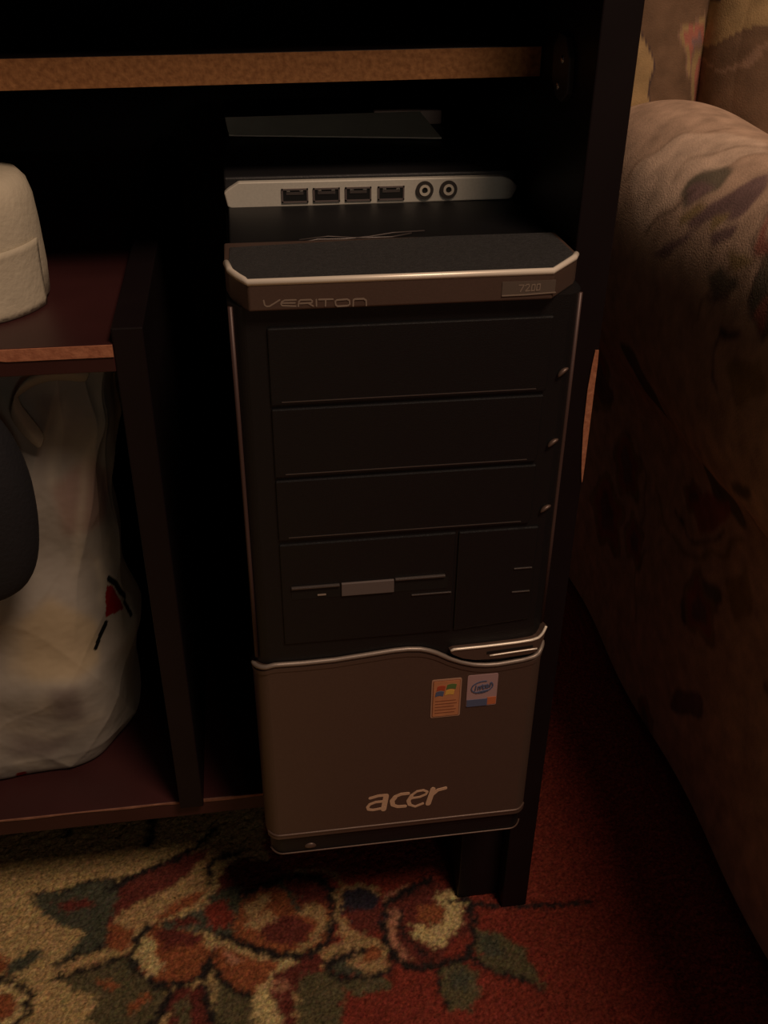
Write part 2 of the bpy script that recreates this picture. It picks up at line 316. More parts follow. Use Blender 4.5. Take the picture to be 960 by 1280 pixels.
 ('olive',0.0000,[(-0.168, -0.008), (-0.159, -0.006), (-0.155, -0.035), (-0.167, -0.033)]),
 ('dark',0.0048,[(-0.173, -0.001), (-0.177, -0.014), (-0.185, -0.026)]),
 ('dark',0.0048,[(-0.148, 0.005), (-0.145, -0.011), (-0.138, -0.033)]),
 ('olive',0.0000,[(-0.139, 0.004), (-0.126, -0.008), (-0.114, -0.014), (-0.111, -0.026), (-0.105, -0.042), (-0.136, -0.038)]),
 ('olive',0.0000,[(-0.077, -0.003), (-0.057, 0.001), (-0.041, -0.008), (-0.047, -0.05), (-0.078, -0.046)]),
 ('maroon',0.0000,[(-0.075, -0.018), (-0.061, -0.016), (-0.06, -0.035), (-0.073, -0.038)]),
 ('tan',0.0000,[(-0.058, 0.017), (-0.048, 0.022), (-0.038, 0.025), (-0.042, 0.043), (-0.042, 0.058), (-0.032, 0.035), (-0.021, 0.027), (-0.01, 0.023), (-0.005, 0.007), (-0.007, -0.004), (-0.018, -0.009), (-0.039, -0.004), (-0.056, 0.003)]),
 ('navy',0.0000,[(-0.035, 0.069), (-0.024, 0.074), (-0.009, 0.072), (-0.004, 0.06), (-0.008, 0.029), (-0.021, 0.027), (-0.028, 0.037), (-0.037, 0.05)]),
 ('maroon',0.0000,[(-0.035, 0.052), (-0.006, 0.05), (-0.008, 0.029), (-0.021, 0.027), (-0.028, 0.037)]),
 ('tan',0.0023,[(-0.039, 0.056), (-0.035, 0.071), (-0.019, 0.075), (-0.005, 0.067), (-0.002, 0.059)]),
 ('rust',0.0000,[(-0.025, 0.016), (-0.011, 0.014), (-0.01, 0.005), (-0.024, 0.003)]),
 ('green',0.0000,[(-0.049, 0.007), (-0.032, 0.008), (-0.036, 0.003), (-0.023, -0.004), (-0.033, -0.007), (-0.048, -0.002)]),
 ('dark',0.0043,[(-0.024, 0.014), (-0.041, 0.011), (-0.052, 0.007), (-0.052, -0.002), (-0.039, -0.009), (-0.022, -0.01), (-0.005, -0.006)]),
 ('maroon',0.0000,[(0.022, 0.068), (0.001, 0.052), (-0.004, 0.031), (-0.003, 0.009), (0.008, -0.005), (0.023, -0.008), (0.041, -0.006), (0.058, -0.002), (0.067, 0.015), (0.069, 0.045), (0.06, 0.063), (0.04, 0.071)]),
 ('cream',0.0000,[(0.041, 0.056), (0.057, 0.06), (0.064, 0.043), (0.056, 0.023), (0.042, 0.009), (0.034, 0.006), (0.027, 0.013), (0.016, 0.022), (0.02, 0.033), (0.032, 0.026), (0.045, 0.031), (0.048, 0.045)]),
 ('rust',0.0000,[(0.027, 0.048), (0.044, 0.048), (0.047, 0.036), (0.033, 0.028), (0.022, 0.036)]),
 ('pink',0.0000,[(0.001, 0.045), (0.01, 0.049), (0.01, 0.036), (0.004, 0.028), (0.007, 0.012), (0.018, -0.003), (0.007, 0.003), (-0.001, 0.015), (-0.002, 0.031)]),
 ('dark',0.0026,[(0.011, 0.045), (0.009, 0.029), (0.014, 0.015), (0.027, 0.002)]),
 ('red',0.0000,[(0.039, 0.001), (0.051, 0.013), (0.066, 0.016), (0.061, 0.002), (0.046, -0.005)]),
 ('dark',0.0052,[(0.04, 0.071), (0.021, 0.063), (0.001, 0.054), (-0.005, 0.031), (-0.003, 0.01), (0.008, -0.005), (0.023, -0.008), (0.039, -0.006), (0.056, -0.004), (0.066, 0.01), (0.069, 0.04), (0.067, 0.057)]),
 ('pink',0.0027,[(-0.001, 0.058), (0.011, 0.066), (0.02, 0.069)]),
 ('olive',0.0000,[(0.07, 0.021), (0.086, 0.014), (0.103, -0.002), (0.107, -0.028), (0.109, -0.042), (0.094, -0.026), (0.071, -0.017), (0.064, -0.003)]),
 ('green',0.0000,[(0.07, 0.016), (0.085, 0.01), (0.086, -0.004), (0.07, -0.004)]),
 ('dark',0.0031,[(0.063, -0.007), (0.074, -0.019), (0.094, -0.026), (0.108, -0.041)]),
 ('olive',0.0000,[(0.032, -0.011), (0.053, -0.008), (0.061, -0.015), (0.06, -0.034), (0.049, -0.047), (0.034, -0.043), (0.031, -0.03)]),
 ('green',0.0000,[(0.038, -0.014), (0.054, -0.012), (0.052, -0.029), (0.04, -0.031)]),
 ('dark',0.0024,[(0.032, -0.011), (0.03, -0.03), (0.034, -0.043)]),
 ('olive',0.0000,[(-0.071, 0.001), (-0.054, -0.003), (-0.042, -0.015), (-0.046, -0.033), (-0.064, -0.051), (-0.082, -0.049)]),
 ('olive',0.0000,[(-0.043, -0.011), (-0.007, -0.01), (-0.008, -0.02), (-0.035, -0.024)]),
 ('dark',0.0033,[(0.052, 0.049), (0.077, 0.042), (0.116, 0.035), (0.143, 0.033), (0.171, 0.032)]),
 ('dark',0.0029,[(0.076, -0.067), (0.109, -0.077), (0.14, -0.093)]),
]
SOFAPRINT_SHADE=[  # floral print, with light and shade of the roll painted in
 ('lightbeige',0.0000,[(0.511, 0.328), (0.532, 0.32), (0.552, 0.312), (0.573, 0.292), (0.582, 0.28), (0.59, 0.24), (0.578, 0.216), (0.561, 0.224), (0.54, 0.228), (0.515, 0.24), (0.481, 0.268), (0.486, 0.296)]),  # lit band over the roll, painted lighter
 ('brown',0.0014,[(0.502, 0.336), (0.511, 0.332), (0.532, 0.32), (0.552, 0.312), (0.573, 0.296), (0.586, 0.288)]),  # fold lines of the cover, drawn as dark strokes
 ('brown',0.0014,[(0.527, 0.264), (0.54, 0.268), (0.557, 0.256), (0.573, 0.244), (0.586, 0.232)]),
 ('brown',0.0016,[(0.544, 0.224), (0.561, 0.224), (0.573, 0.22), (0.578, 0.216)]),
 ('mauve',0.0000,[(0.506, 0.22), (0.523, 0.2), (0.54, 0.192), (0.557, 0.18), (0.544, 0.16), (0.523, 0.164), (0.511, 0.184), (0.498, 0.212)]),  # shadowy arc around the roll, put into the colour
 ('sage',0.0000,[(0.515, 0.244), (0.527, 0.244), (0.54, 0.24), (0.548, 0.228), (0.548, 0.216), (0.536, 0.208), (0.523, 0.216), (0.511, 0.232)]),
 ('mauve',0.0000,[(0.519, 0.24), (0.527, 0.236), (0.532, 0.224), (0.536, 0.212), (0.523, 0.216), (0.515, 0.228)]),
 ('olive_beige',0.0000,[(0.506, 0.232), (0.523, 0.212), (0.519, 0.2), (0.502, 0.224)]),
 ('darkbrown',0.0020,[(0.477, 0.268), (0.498, 0.248), (0.515, 0.236), (0.523, 0.228)]),
 ('mauve',0.0000,[(0.506, 0.18), (0.519, 0.16), (0.506, 0.152), (0.498, 0.172)]),
 ('olive_beige',0.0000,[(0.511, 0.188), (0.523, 0.176), (0.519, 0.172), (0.506, 0.18)]),
 ('sage',0.0000,[(0.477, 0.164), (0.49, 0.148), (0.49, 0.12), (0.481, 0.112), (0.473, 0.144)]),
 ('darkbrown',0.0000,[(0.469, 0.156), (0.477, 0.124), (0.473, 0.124), (0.469, 0.14)]),
 ('rosepink',0.0000,[(0.511, 0.124), (0.523, 0.132), (0.532, 0.136), (0.511, 0.1), (0.506, 0.112)]),
 ('darkbrown',0.0018,[(0.506, 0.116), (0.515, 0.132), (0.523, 0.136), (0.532, 0.136)]),
 ('rosepink',0.0000,[(0.477, 0.08), (0.494, 0.08), (0.469, 0.06), (0.469, 0.068)]),
 ('mauve',0.0025,[(0.473, 0.228), (0.49, 0.216), (0.502, 0.2), (0.515, 0.188)]),
 ('olive_beige',0.0000,[(0.498, 0.148), (0.506, 0.128), (0.502, 0.112), (0.494, 0.124)]),
 ('mauve',0.0000,[(0.473, 0.248), (0.486, 0.228), (0.494, 0.204), (0.473, 0.22)]),
 ('olive_beige',0.0043,[(0.239, 0.272), (0.218, 0.252), (0.213, 0.208), (0.23, 0.16), (0.255, 0.128), (0.293, 0.1)]),
 ('rosepink',0.0000,[(0.264, 0.192), (0.301, 0.148), (0.31, 0.116), (0.285, 0.124), (0.255, 0.164)]),
 ('darkbrown',0.0025,[(0.243, 0.22), (0.234, 0.192), (0.251, 0.152), (0.276, 0.124)]),
 ('darkbrown',0.0022,[(0.456, 0.112), (0.439, 0.12), (0.423, 0.116), (0.414, 0.104)]),
 ('darkbrown',0.0000,[(0.456, 0.12), (0.465, 0.096), (0.46, 0.092), (0.452, 0.116)]),
 ('olive_beige',0.0000,[(0.435, 0.096), (0.46, 0.06), (0.439, 0.044), (0.419, 0.072)]),
 ('sage',0.0000,[(0.364, 0.072), (0.373, 0.052), (0.356, 0.06), (0.343, 0.084)]),
 ('olive_beige',0.0000,[(0.239, 0.116), (0.268, 0.088), (0.234, 0.076), (0.213, 0.1)]),
]
BAGPRINT_SHADE=[  # bag print and contents, plus painted crease light and shade
 ('bagwarm',0.0000,[(4.742, 0.1504), (4.978, 0.1638), (5.491, 0.1319), (5.452, 0.0983), (5.077, 0.095), (4.781, 0.0983), (4.702, 0.1084)]),
 ('bagrose',0.0000,[(5.057, 0.246), (5.531, 0.2645), (6.222, 0.236), (5.807, 0.2091), (5.215, 0.2074)]),
 ('bagdim',0.0000,[(4.978, 0.3149), (5.215, 0.3199), (5.097, 0.2897), (4.959, 0.2846)]),  # dark handle opening, painted on
 ('bagdim',0.0000,[(4.84, 0.0916), (5.097, 0.09), (5.156, 0.0547), (4.899, 0.0564)]),
 ('bagdim',0.0000,[(4.623, 0.0547), (4.781, 0.0396), (5.077, 0.0396), (4.801, 0.0211), (4.643, 0.0262)]),
 ('bagpale',0.0012,[(4.702, 0.1034), (4.781, 0.0967), (5.038, 0.0933), (5.353, 0.0916)]),  # light on the creases, painted as pale strokes
 ('bagpale',0.0012,[(4.623, 0.0614), (4.722, 0.0497), (4.821, 0.0396), (5.077, 0.0463), (5.413, 0.0547)]),
 ('bagpale',0.0011,[(4.821, 0.0883), (4.821, 0.0681)]),
 ('bagpale',0.0021,[(5.59, 0.1823), (5.689, 0.1588), (5.59, 0.1453)]),
 ('bagpale',0.0021,[(6.281, 0.1521), (6.735, 0.1051)]),
 ('bagpale',0.0027,[(4.682, 0.0211), (4.781, 0.0044), (4.998, 0.0127)]),
 ('bagpale',0.0013,[(5.195, 0.3149), (5.136, 0.2813), (5.077, 0.246)]),
 ('bagpale',0.0016,[(5.748, 0.3182), (5.57, 0.2779), (5.393, 0.2309), (5.314, 0.1806)]),
 ('bagred',0.0000,[(5.728, 0.1554), (5.787, 0.1537), (5.926, 0.1286), (5.807, 0.1302), (5.61, 0.1319), (5.669, 0.1487)]),
 ('bagblack',0.0028,[(5.768, 0.1604), (5.847, 0.1537), (5.906, 0.1437), (6.005, 0.1353)]),
 ('bagblack',0.0024,[(5.965, 0.1319), (6.005, 0.1252), (6.024, 0.1185)]),
 ('bagblack',0.0026,[(5.61, 0.1269), (5.531, 0.1202), (5.432, 0.1101)]),
 ('bagred',0.0000,[(4.623, 0.0077), (4.682, 0.0077), (4.663, 0.001), (4.584, 0.001)]),
]
ACER=[
 (0.00207,[(-0.0203, 0.0485), (-0.0147, 0.05), (-0.0103, 0.0499), (-0.009, 0.0485)]),
 (0.00317,[(-0.0094, 0.0493), (-0.0102, 0.0431), (-0.0111, 0.0363)]),
 (0.00179,[(-0.0103, 0.0442), (-0.0166, 0.0442), (-0.0206, 0.0426), (-0.0221, 0.0401), (-0.0214, 0.0377), (-0.0184, 0.0368), (-0.0139, 0.0373), (-0.0102, 0.0378)]),
 (0.00207,[(0.0057, 0.0493), (0.0008, 0.0493), (-0.0036, 0.0474), (-0.0056, 0.0438), (-0.005, 0.0396), (-0.0012, 0.0374), (0.0039, 0.0372)]),
 (0.00276,[(-0.0034, 0.0468), (-0.0053, 0.0439), (-0.0048, 0.0403)]),
 (0.00138,[(0.0069, 0.0442), (0.0136, 0.0447), (0.0178, 0.0466), (0.0188, 0.049), (0.0161, 0.0509), (0.0116, 0.0504), (0.0076, 0.047), (0.0056, 0.0423), (0.0066, 0.0383), (0.0107, 0.0358), (0.0161, 0.038)]),
 (0.00235,[(0.008, 0.0467), (0.0059, 0.0422), (0.0069, 0.0385)]),
 (0.00317,[(0.0226, 0.0508), (0.0212, 0.0442), (0.0197, 0.0375)]),
 (0.00193,[(0.0226, 0.046), (0.0259, 0.0496), (0.0314, 0.0508)]),
]
VERITON=[
 (0.00074,[(-0.0723, 0.3997), (-0.0719, 0.3974), (-0.071, 0.3967), (-0.0696, 0.3968), (-0.0647, 0.3997)]),
 (0.00074,[(-0.057, 0.3994), (-0.0624, 0.3994), (-0.0638, 0.3987), (-0.0642, 0.3977), (-0.0637, 0.3968), (-0.0572, 0.3963)]),
 (0.00074,[(-0.0638, 0.3981), (-0.0575, 0.3979)]),
 (0.00074,[(-0.056, 0.3962), (-0.0556, 0.3986), (-0.0549, 0.3992), (-0.0499, 0.3992), (-0.0492, 0.3985), (-0.0495, 0.3976), (-0.0551, 0.3975)]),
 (0.00074,[(-0.051, 0.3974), (-0.0489, 0.396)]),
 (0.00074,[(-0.0473, 0.3991), (-0.0473, 0.396)]),
 (0.00074,[(-0.0461, 0.3991), (-0.0393, 0.399)]),
 (0.00074,[(-0.0428, 0.399), (-0.043, 0.3958)]),
 (0.00074,[(-0.0375, 0.3985), (-0.0325, 0.3987), (-0.0314, 0.3981), (-0.0312, 0.3963), (-0.0321, 0.3955), (-0.0371, 0.3954), (-0.038, 0.3961), (-0.0382, 0.3979), (-0.0375, 0.3985)]),
 (0.00074,[(-0.0296, 0.3953), (-0.0295, 0.3982), (-0.0286, 0.3986), (-0.0244, 0.3986), (-0.0233, 0.3978), (-0.0232, 0.3953)]),
]
NUMBER=[
 (0.00062,[(0.0522, 0.4023), (0.0547, 0.4023), (0.0531, 0.3991)]),
 (0.00062,[(0.0554, 0.4019), (0.0561, 0.4025), (0.0573, 0.4025), (0.0574, 0.4014), (0.0557, 0.3992), (0.0579, 0.3993)]),
 (0.00062,[(0.0587, 0.4022), (0.0603, 0.4024), (0.0602, 0.3994), (0.0586, 0.3992), (0.0587, 0.4022)]),
 (0.00062,[(0.0613, 0.4023), (0.0629, 0.4025), (0.0628, 0.3995), (0.0611, 0.3994), (0.0613, 0.4023)]),
 (0.00067,[(0.0441, 0.3973), (0.0562, 0.3974), (0.071, 0.398)]),
]


FLOOR = -.14
# =============================================================================
# the setting
# =============================================================================
tag(box('floor', -1.6, 1.7, -1.6, 1.0, FLOOR-.05, FLOOR-.008, 'subfloor'), 'brown floor under the patterned carpet', kind='structure')
tag(box('wall_back', -1.6, 1.7, 1.0, 1.06, FLOOR-.05, 1.6, 'plaster'), 'dim plaster wall behind the desk and sofa', kind='structure')

# carpet: fine mesh where the photograph shows it, coarser further out
def axis(a, b, lo, hi, fine):
    out = list(np.arange(a, b, fine)); x, d = a, fine
    left = []
    while x > lo: d *= 1.25; x -= min(d, .12); left.append(max(x, lo))
    x, d = out[-1], fine; right = []
    while x < hi: d *= 1.25; x += min(d, .12); right.append(min(x, hi))
    return np.array(left[::-1]+out+right)
gx, gy = axis(-.40, .36, -1.5, 1.55, .0019), axis(-.20, .32, -1.4, .94, .0019)
GX, GY = np.meshgrid(gx, gy, indexing='ij'); nX, nY = GX.shape
pts = np.stack([GX.ravel(), GY.ravel()], 1)
inner = (pts[:, 0] > -.41) & (pts[:, 0] < .37) & (pts[:, 1] > -.21) & (pts[:, 1] < .33)
samp = pts+rng.normal(0, .0015, pts.shape)
samp[:, 0] += .0012*np.sin(pts[:, 1]*410)
cc = np.tile(np.array(PAL['beige']), (len(pts), 1))
far = []     # the weave goes on beyond the part in the photograph: the same flower bands again, shifted by one repeat
for dx, dy in ((-.62, .05), (.30, -.42), (-.30, -.40), (-.35, .36), (.55, .10)):
    for c, wd, P in CARPET[1:]: far.append((c, wd, [(a+dx, b+dy) for a, b in P]))
cc[(pts[:, 0] > -.06-.15*pts[:, 1]) & (pts[:, 1] < .05)] = PAL['red']
cc[(pts[:, 0] > .06+.02*np.sin(pts[:, 1]*30))] = PAL['red']
WIDE = [(c, wd*1.3, P) for c, wd, P in CARPET]
cc = paint(samp, cc, far); cc = paint(samp, cc, WIDE)
c3 = cc.reshape(nX, nY, 3); c3[1:-1, 1:-1] = .5*c3[1:-1, 1:-1]+.125*(c3[2:, 1:-1]+c3[:-2, 1:-1]+c3[1:-1, 2:]+c3[1:-1, :-2]); cc = c3.reshape(-1, 3)   # fibres mix at the edges
cc *= (1+rng.normal(0, .16, (len(pts), 1)))*(1+rng.normal(0, .06, (len(pts), 3)))
cc = np.clip(cc, .004, .9)
zz = FLOOR+np.where(inner, rng.normal(0, .0006, len(pts)), 0)
cme = grid_mesh('carpet', np.column_stack([pts, zz]), nX, nY, cc)
tag(link('carpet', cme, 'carpet'), 'worn carpet with dark-outlined red and cream roses covering the floor', 'carpet')

# =============================================================================
# desk
# =============================================================================
desk = thing('desk', (-.3, .3, FLOOR), 'dark wooden computer desk with raw chipboard shelf edge around the tower', 'desk')
YF = .036
sp = box('side_panel', .094, .1145, YF, .60, FLOOR+.0012, .60, 'laminate', desk, .0008)
box('side_panel', -.80, -.782, YF, .60, FLOOR+.0012, .60, 'laminate', desk, .0008)
box('tabletop', -.83, .130, .050, .62, .60, .622, 'laminate', desk, .001)
box('back_panel', -.782, .094, .590, .596, FLOOR+.05, .60, 'laminate', desk)
base = box('base_board', -.782, .094, .0635, .58, -.022, -.006, 'maroon', desk, .0006)
bm = bmesh.new()
xs = [-.5+.01*i for i in range(42)]
def wear(x): return .0011+.0005*math.sin(x*90)+(.0012 if x > -.168 else 0)
for a, b in zip(xs, xs[1:]):
    prism(bm, [(a, -.0062), (b, -.0062), (b, -.0062-wear(b)), (a, -.0062-wear(a))], 'y', .0628, .0640)
from_bm('edge_wear', bm, 'edge', base)
# divider and the low shelf on its left
box('divider', -.1535, -.1365, .056, .58, -.006, .366, 'laminate', desk, .0008)
low = box('low_shelf', -.782, -.1535, .056, .57, .341, .357, 'maroon', desk, .0006)
bm = bmesh.new()
xs = [-.50+.01*i for i in range(35)]+[-.1537]
def chipz(x): return .0012+0.0056*min(1, max(.25, (x+.245)/.035))
for a, b in zip(xs, xs[1:]):
    prism(bm, [(a, .3568), (b, .3568), (b, .3568-chipz(b)), (a, .3568-chipz(a))], 'y', .0552, .0562)
from_bm('chipped_edge', bm, 'chip2', low)
# upper shelf, hanging a touch out of level, raw chipboard front edge
sh = box('shelf', -.782, .0935, .1265, .56, -.0080, .0080, 'laminate', desk, .0004)
ed = box('raw_edge', -.780, .0930, .1250, .1268, -.0076, .0076, 'chip', sh)
for o in (sh, ed):
    o.data.transform(Matrix.Translation((-.05, 0, .4845)) @ Matrix.Rotation(math.radians(-.8), 4, 'Y') @ Matrix.Translation((.05, 0, 0)))
# corner bracket with screws on the inside of the side panel
br = solid('bracket', [(.066, .478), (.074, .473), (.084, .474), (.094, .482), (.096, .497), (.088, .505), (.076, .504), (.068, .495)], 'x', .0905, .0940, 'steel', desk, .0006)
for y, z in ((.078, .493), (.082, .480)):
    bm = bmesh.new(); bmesh.ops.create_uvsphere(bm, u_segments=10, v_segments=6, radius=.0022)
    for v in bm.verts: v.co = Vector((.0905+v.co.x*.4, y+v.co.y, z+v.co.z))
    from_bm('screw', bm, 'chrome', br, True)
# splintered laminate on the front edge of the side panel
sl = [(.3485, .1120, .1140), (.340, .1112, .1144), (.325, .1104, .1144), (.300, .1108, .1146), (.280, .1122, .1147), (.270, .1132, .1147), (.263, .1142, .1145)]
bm = bmesh.new()
prism(bm, [(a, z) for z, a, b in sl]+[(b, z) for z, a, b in sl[::-1]], 'y', YF-.0008, YF+.0004)
o = from_bm('splinter', bm, 'chip2', sp); o['label'] = 'bare orange chipboard where the laminate split off'
# block foot under the base board, beside the side panel
box('foot_block', .060, .094, .050, .14, FLOOR+.0012, -.022, 'laminate', desk, .001)

# =============================================================================
# computer tower
# =============================================================================
pc = thing('computer_tower', (0, .2, -.006), 'black and silver computer tower with port strip on top standing on desk base', 'computer')
h, C, E_ = .09, .0099, .0142
def front_y(x):
    k = abs(x)-(h-C)
    return 0 if k <= 0 else E_*(1-math.sqrt(max(0, 1-(k/C)**2)))
def xsamp(a, b, n=40):
    X = [a+(b-a)*i/n for i in range(n+1)]
    for k in range(1, 13):
        t = h-C+C*math.sin(math.pi/2*k/12)
        for s in (t, -t):
            if a < s < b: X.append(s)
    return sorted(set(round(x, 6) for x in X))
def cplate(name, a, b, zb, zt, off, thick, m, parent, n=40, smooth=False):
    """plate that follows the rounded front of the tower; zb, zt numbers or functions of x"""
    fb = zb if callable(zb) else (lambda x: zb); ft = zt if callable(zt) else (lambda x: zt)
    bm = bmesh.new(); rows = []
    k = (h+off)/h
    for x in xsamp(a, b, n):
        y = front_y(x)-off
        rows.append([bm.verts.new((x*k, y, fb(x))), bm.verts.new((x*k, y, ft(x))), bm.verts.new((x, y+thick+off, ft(x))), bm.verts.new((x, y+thick+off, fb(x)))])
    for A, B in zip(rows, rows[1:]):
        for i in range(4): bm.faces.new((A[i], A[(i+1) % 4], B[(i+1) % 4], B[i]))
    bm.faces.new(rows[0]); bm.faces.new(rows[-1][::-1])
    return from_bm(name, bm, m, parent)
solid('case', [(.0165, .005), (.425, .005), (.425, .4235), (.1435, .4235), (.1432, .402), (.0165, .402)], 'x', -.0885, .0885, 'case', pc, .0012)
for x in (-.065, .065):
    for y in (.09, .38):
        bm = bmesh.new(); bmesh.ops.create_cone(bm, cap_ends=True, segments=16, radius1=.009, radius2=.011, depth=.011)
        for v in bm.verts: v.co += Vector((x, y, -.0005))
        from_bm('foot', bm, 'foot', pc)
def ftube(name, a, b, zf, off, r, m, parent, n=40):
    bm = bmesh.new(); tube(bm, [(x*(h+off)/h, front_y(x)-off, zf(x) if callable(zf) else zf) for x in xsamp(a, b, n)], r, 8); return from_bm(name, bm, m, parent, True)
# front fascia
bm = bmesh.new()
plan = [(x, front_y(x)) for x in xsamp(-h, h, 12)]+[(h, .030), (-h, .030)]
prism(bm, plan, 'z', .012, .3945); from_bm('fascia', bm, 'black', pc)
# top band and tray
cl, el, cr, er, p = .0105, .0268, .0205, .0204, .0059
def plan_path(i):
    P = [(-h+i, .06), (-h+i, el), (-h+i+.0018, el-.013), (-h+cl*.55+i*.7, .004+i*.5), (-h+cl+i*.3, -p+i), (h-cr-i*.3, -p+i), (h-.003-i*.9, er-.006+i*.3), (h-i, er), (h-i, .06)]
    return P
band = solid('top_band', plan_path(0), 'z', .3942, .4088, 'silver', pc, .0011, 3)
bm = bmesh.new(); rp = plan_path(.0010)[1:-1]; rp = rp[:3]+[(rp[3][0]*.6+rp[2][0]*.4, rp[3][1]*.6+rp[2][1]*.4+.0004)]+rp[3:]
tube(bm, [(x, y, .4083) for x, y in rp], .0017, 12); from_bm('band_rim', bm, 'rim', band, True)  # pale tube drawn as the highlight along the band edge
tp = plan_path(.0024); tp[0] = (-.0872, .050); tp[-1] = (.0872, .058)
tray = solid('tray_pad', tp[:-1]+[tp[-1]]+[(.03, .0575), (-.03, .0545)], 'z', .396, .4094, 'tray', pc, .0006)
solid('tray_back', [(-.0872, .0505), (-.03, .055), (.03, .058), (.0872, .0585), (.0872, .139), (-.0872, .139)], 'z', .396, .4072, 'gloss', pc, .0008)
# moulded ridge lines at the seam of the tray
bm = bmesh.new()
tube(bm, [(-.052, .060, .4073), (-.040, .066, .4073), (-.026, .065, .4073), (-.012, .068, .4073), (.002, .074, .4073), (.02, .076, .4073)], .0005, 6)
tube(bm, [(-.050, .066, .4073), (-.034, .071, .4073), (-.018, .066, .4073), (0, .066, .4073), (.012, .072, .4073)], .0005, 6)
from_bm('tray_ridge', bm, 'trimdark', pc, True)
bm = bmesh.new()
for wd, P in VERITON: stroke_mesh(bm, P, wd*.95, -.0060, -.0058)
o = from_bm('model_lettering', bm, 'print_dim', band)
bm = bmesh.new(); bm_box(bm, .0438, .0708, -.0062, -.0055, .3974, .4042); from_bm('number_plate', bm, mat('number_plate_grey', (.13, .10, .08), .5, metal=.2), band)
bm = bmesh.new()
for wd, P in NUMBER: stroke_mesh(bm, P, wd*.8, -.0063, -.0061)
from_bm('number_lettering', bm, 'print_dim', band)
# port strip at the back of the tray
strip = solid('port_strip', [(-.0888, .4155), (-.0865, .4175), (-.080, .4214), (.079, .4212), (.0845, .4195), (.0888, .4155), (.0885, .413), (.0862, .4083), (.084, .4075), (-.084, .4060), (-.0872, .4075)], 'y', .1385, .1438, 'portsilver', pc, .0007)
YP = .1385
for x0, x1 in ((-.0552, -.0393), (-.0364, -.0203), (-.0172, -.0013), (.0026, .0188)):
    bm = bmesh.new(); z0, z1 = .4090, .4172
    for a, b, c, d in ((x0, x1, z1-.0009, z1), (x0, x1, z0, z0+.0009), (x0, x0+.0009, z0, z1), (x1-.0009, x1, z0, z1)):
        bm_box(bm, a, b, YP-.0008, YP+.001, c, d)
    u = from_bm('usb_port', bm, 'flap', strip)
    box('cavity', x0+.0008, x1-.0008, YP-.0003, YP+.001, z0+.0008, z1-.0008, 'void', u)
    box('tongue', x0+.0028, x1-.0028, YP-.0006, YP+.001, z1-.0036, z1-.0020, 'trimdark', u)
    box('spring', x0+.0030, x0+.0050, YP-.0007, YP+.001, z1-.0018, z1-.0010, 'chrome', u)
    box('spring', x1-.0050, x1-.0030, YP-.0007, YP+.001, z1-.0018, z1-.0010, 'chrome', u)
for x in (.0312, .0459):
    bm = bmesh.new(); ring(bm, (x, .4143), .0034, .0054, YP-.0010, YP+.001); j = from_bm('audio_jack', bm, 'steel', strip)
    bm = bmesh.new(); ring(bm, (x, .4143), .0018, .0033, YP-.0014, YP+.001); from_bm('inner_ring', bm, 'jack', j)
    bm = bmesh.new(); ring(bm, (x, .4143), .0001, .0018, YP-.0004, YP+.001); from_bm('hole', bm, 'void', j)
# drive bays
for z0, z1, x1 in ((.3424, .3838, .0735), (.3002, .3402, .0722), (.2600, .2980, .0722)):
    bc = solid('bay_cover', [(-.0715, z0), (x1-.001, z0), (x1, z0+.004), (x1, z1), (-.0715, z1)], 'y', -.0016, .002, 'black', pc, .0007)
    box('groove', -.066, x1-.006, -.0019, -.001, z0+.0016, z0+.0021, 'trimdark', bc)
for i, (x, z) in enumerate(((.0812, .3528), (.0800, .3113), (.0800, .2692))):
    bm = bmesh.new(); bmesh.ops.create_uvsphere(bm, u_segments=14, v_segments=8, radius=1)
    for v in bm.verts:
        a = math.radians(38-i*4); ux, uz = v.co.x*.0037, v.co.z*.0013+.0006*v.co.x**2*-1
        v.co = Vector((x+ux*math.cos(a)-uz*math.sin(a), front_y(x)-.0010+v.co.y*.0016-ux*-.15, z+ux*math.sin(a)+uz*math.cos(a)))
    from_bm('release_tab', bm, 'silver', pc, True)
fb = solid('floppy_bay', [(-.0715, .1865), (.0290, .1865), (.0290, .2570), (-.0715, .2570)], 'y', -.0014, .002, 'black', pc, .0007)
box('slot_edge', -.066, -.0383, -.0030, -.001, .2268, .2282, 'trimdark', fb, .0003)
box('slot_edge', -.0060, .0236, -.0030, -.001, .2276, .2290, 'trimdark', fb, .0003)
box('slot_edge', .0040, .0278, -.0022, -.001, .2154, .2162, 'trimdark', fb, .0002)
box('slot', -.066, .0255, -.0016, -.001, .2190, .2268, 'void', fb)
fl = box('slot_flap', -.0373, -.0066, -.0028, -.001, .2196, .2284, 'flap', fb, .0004)
box('drive_light', -.0512, -.0462, -.0022, -.001, .2208, .2218, 'print_dim', fb, .0002)
cv = solid('blank_cover', [(.0306, .1865), (.0775, .1905), (.0775, .2570), (.0306, .2570)], 'y', -.0014, .002, 'black', pc, .0007)
for z in (.2290, .2120): box('ridge', .0648, .0758, -.0021, -.001, z-.0004, z+.0004, 'trimdark', cv, .0002)
# thin trims down both sides of the fascia
for s, x in ((-1, .0884), (1, .0880)):
    bm = bmesh.new()
    tube(bm, [(s*x, .0050, z) for z in (.1745, .25, .32, .3935)], .0013, 8)
    from_bm('side_trim', bm, 'sidetrim', pc, True)
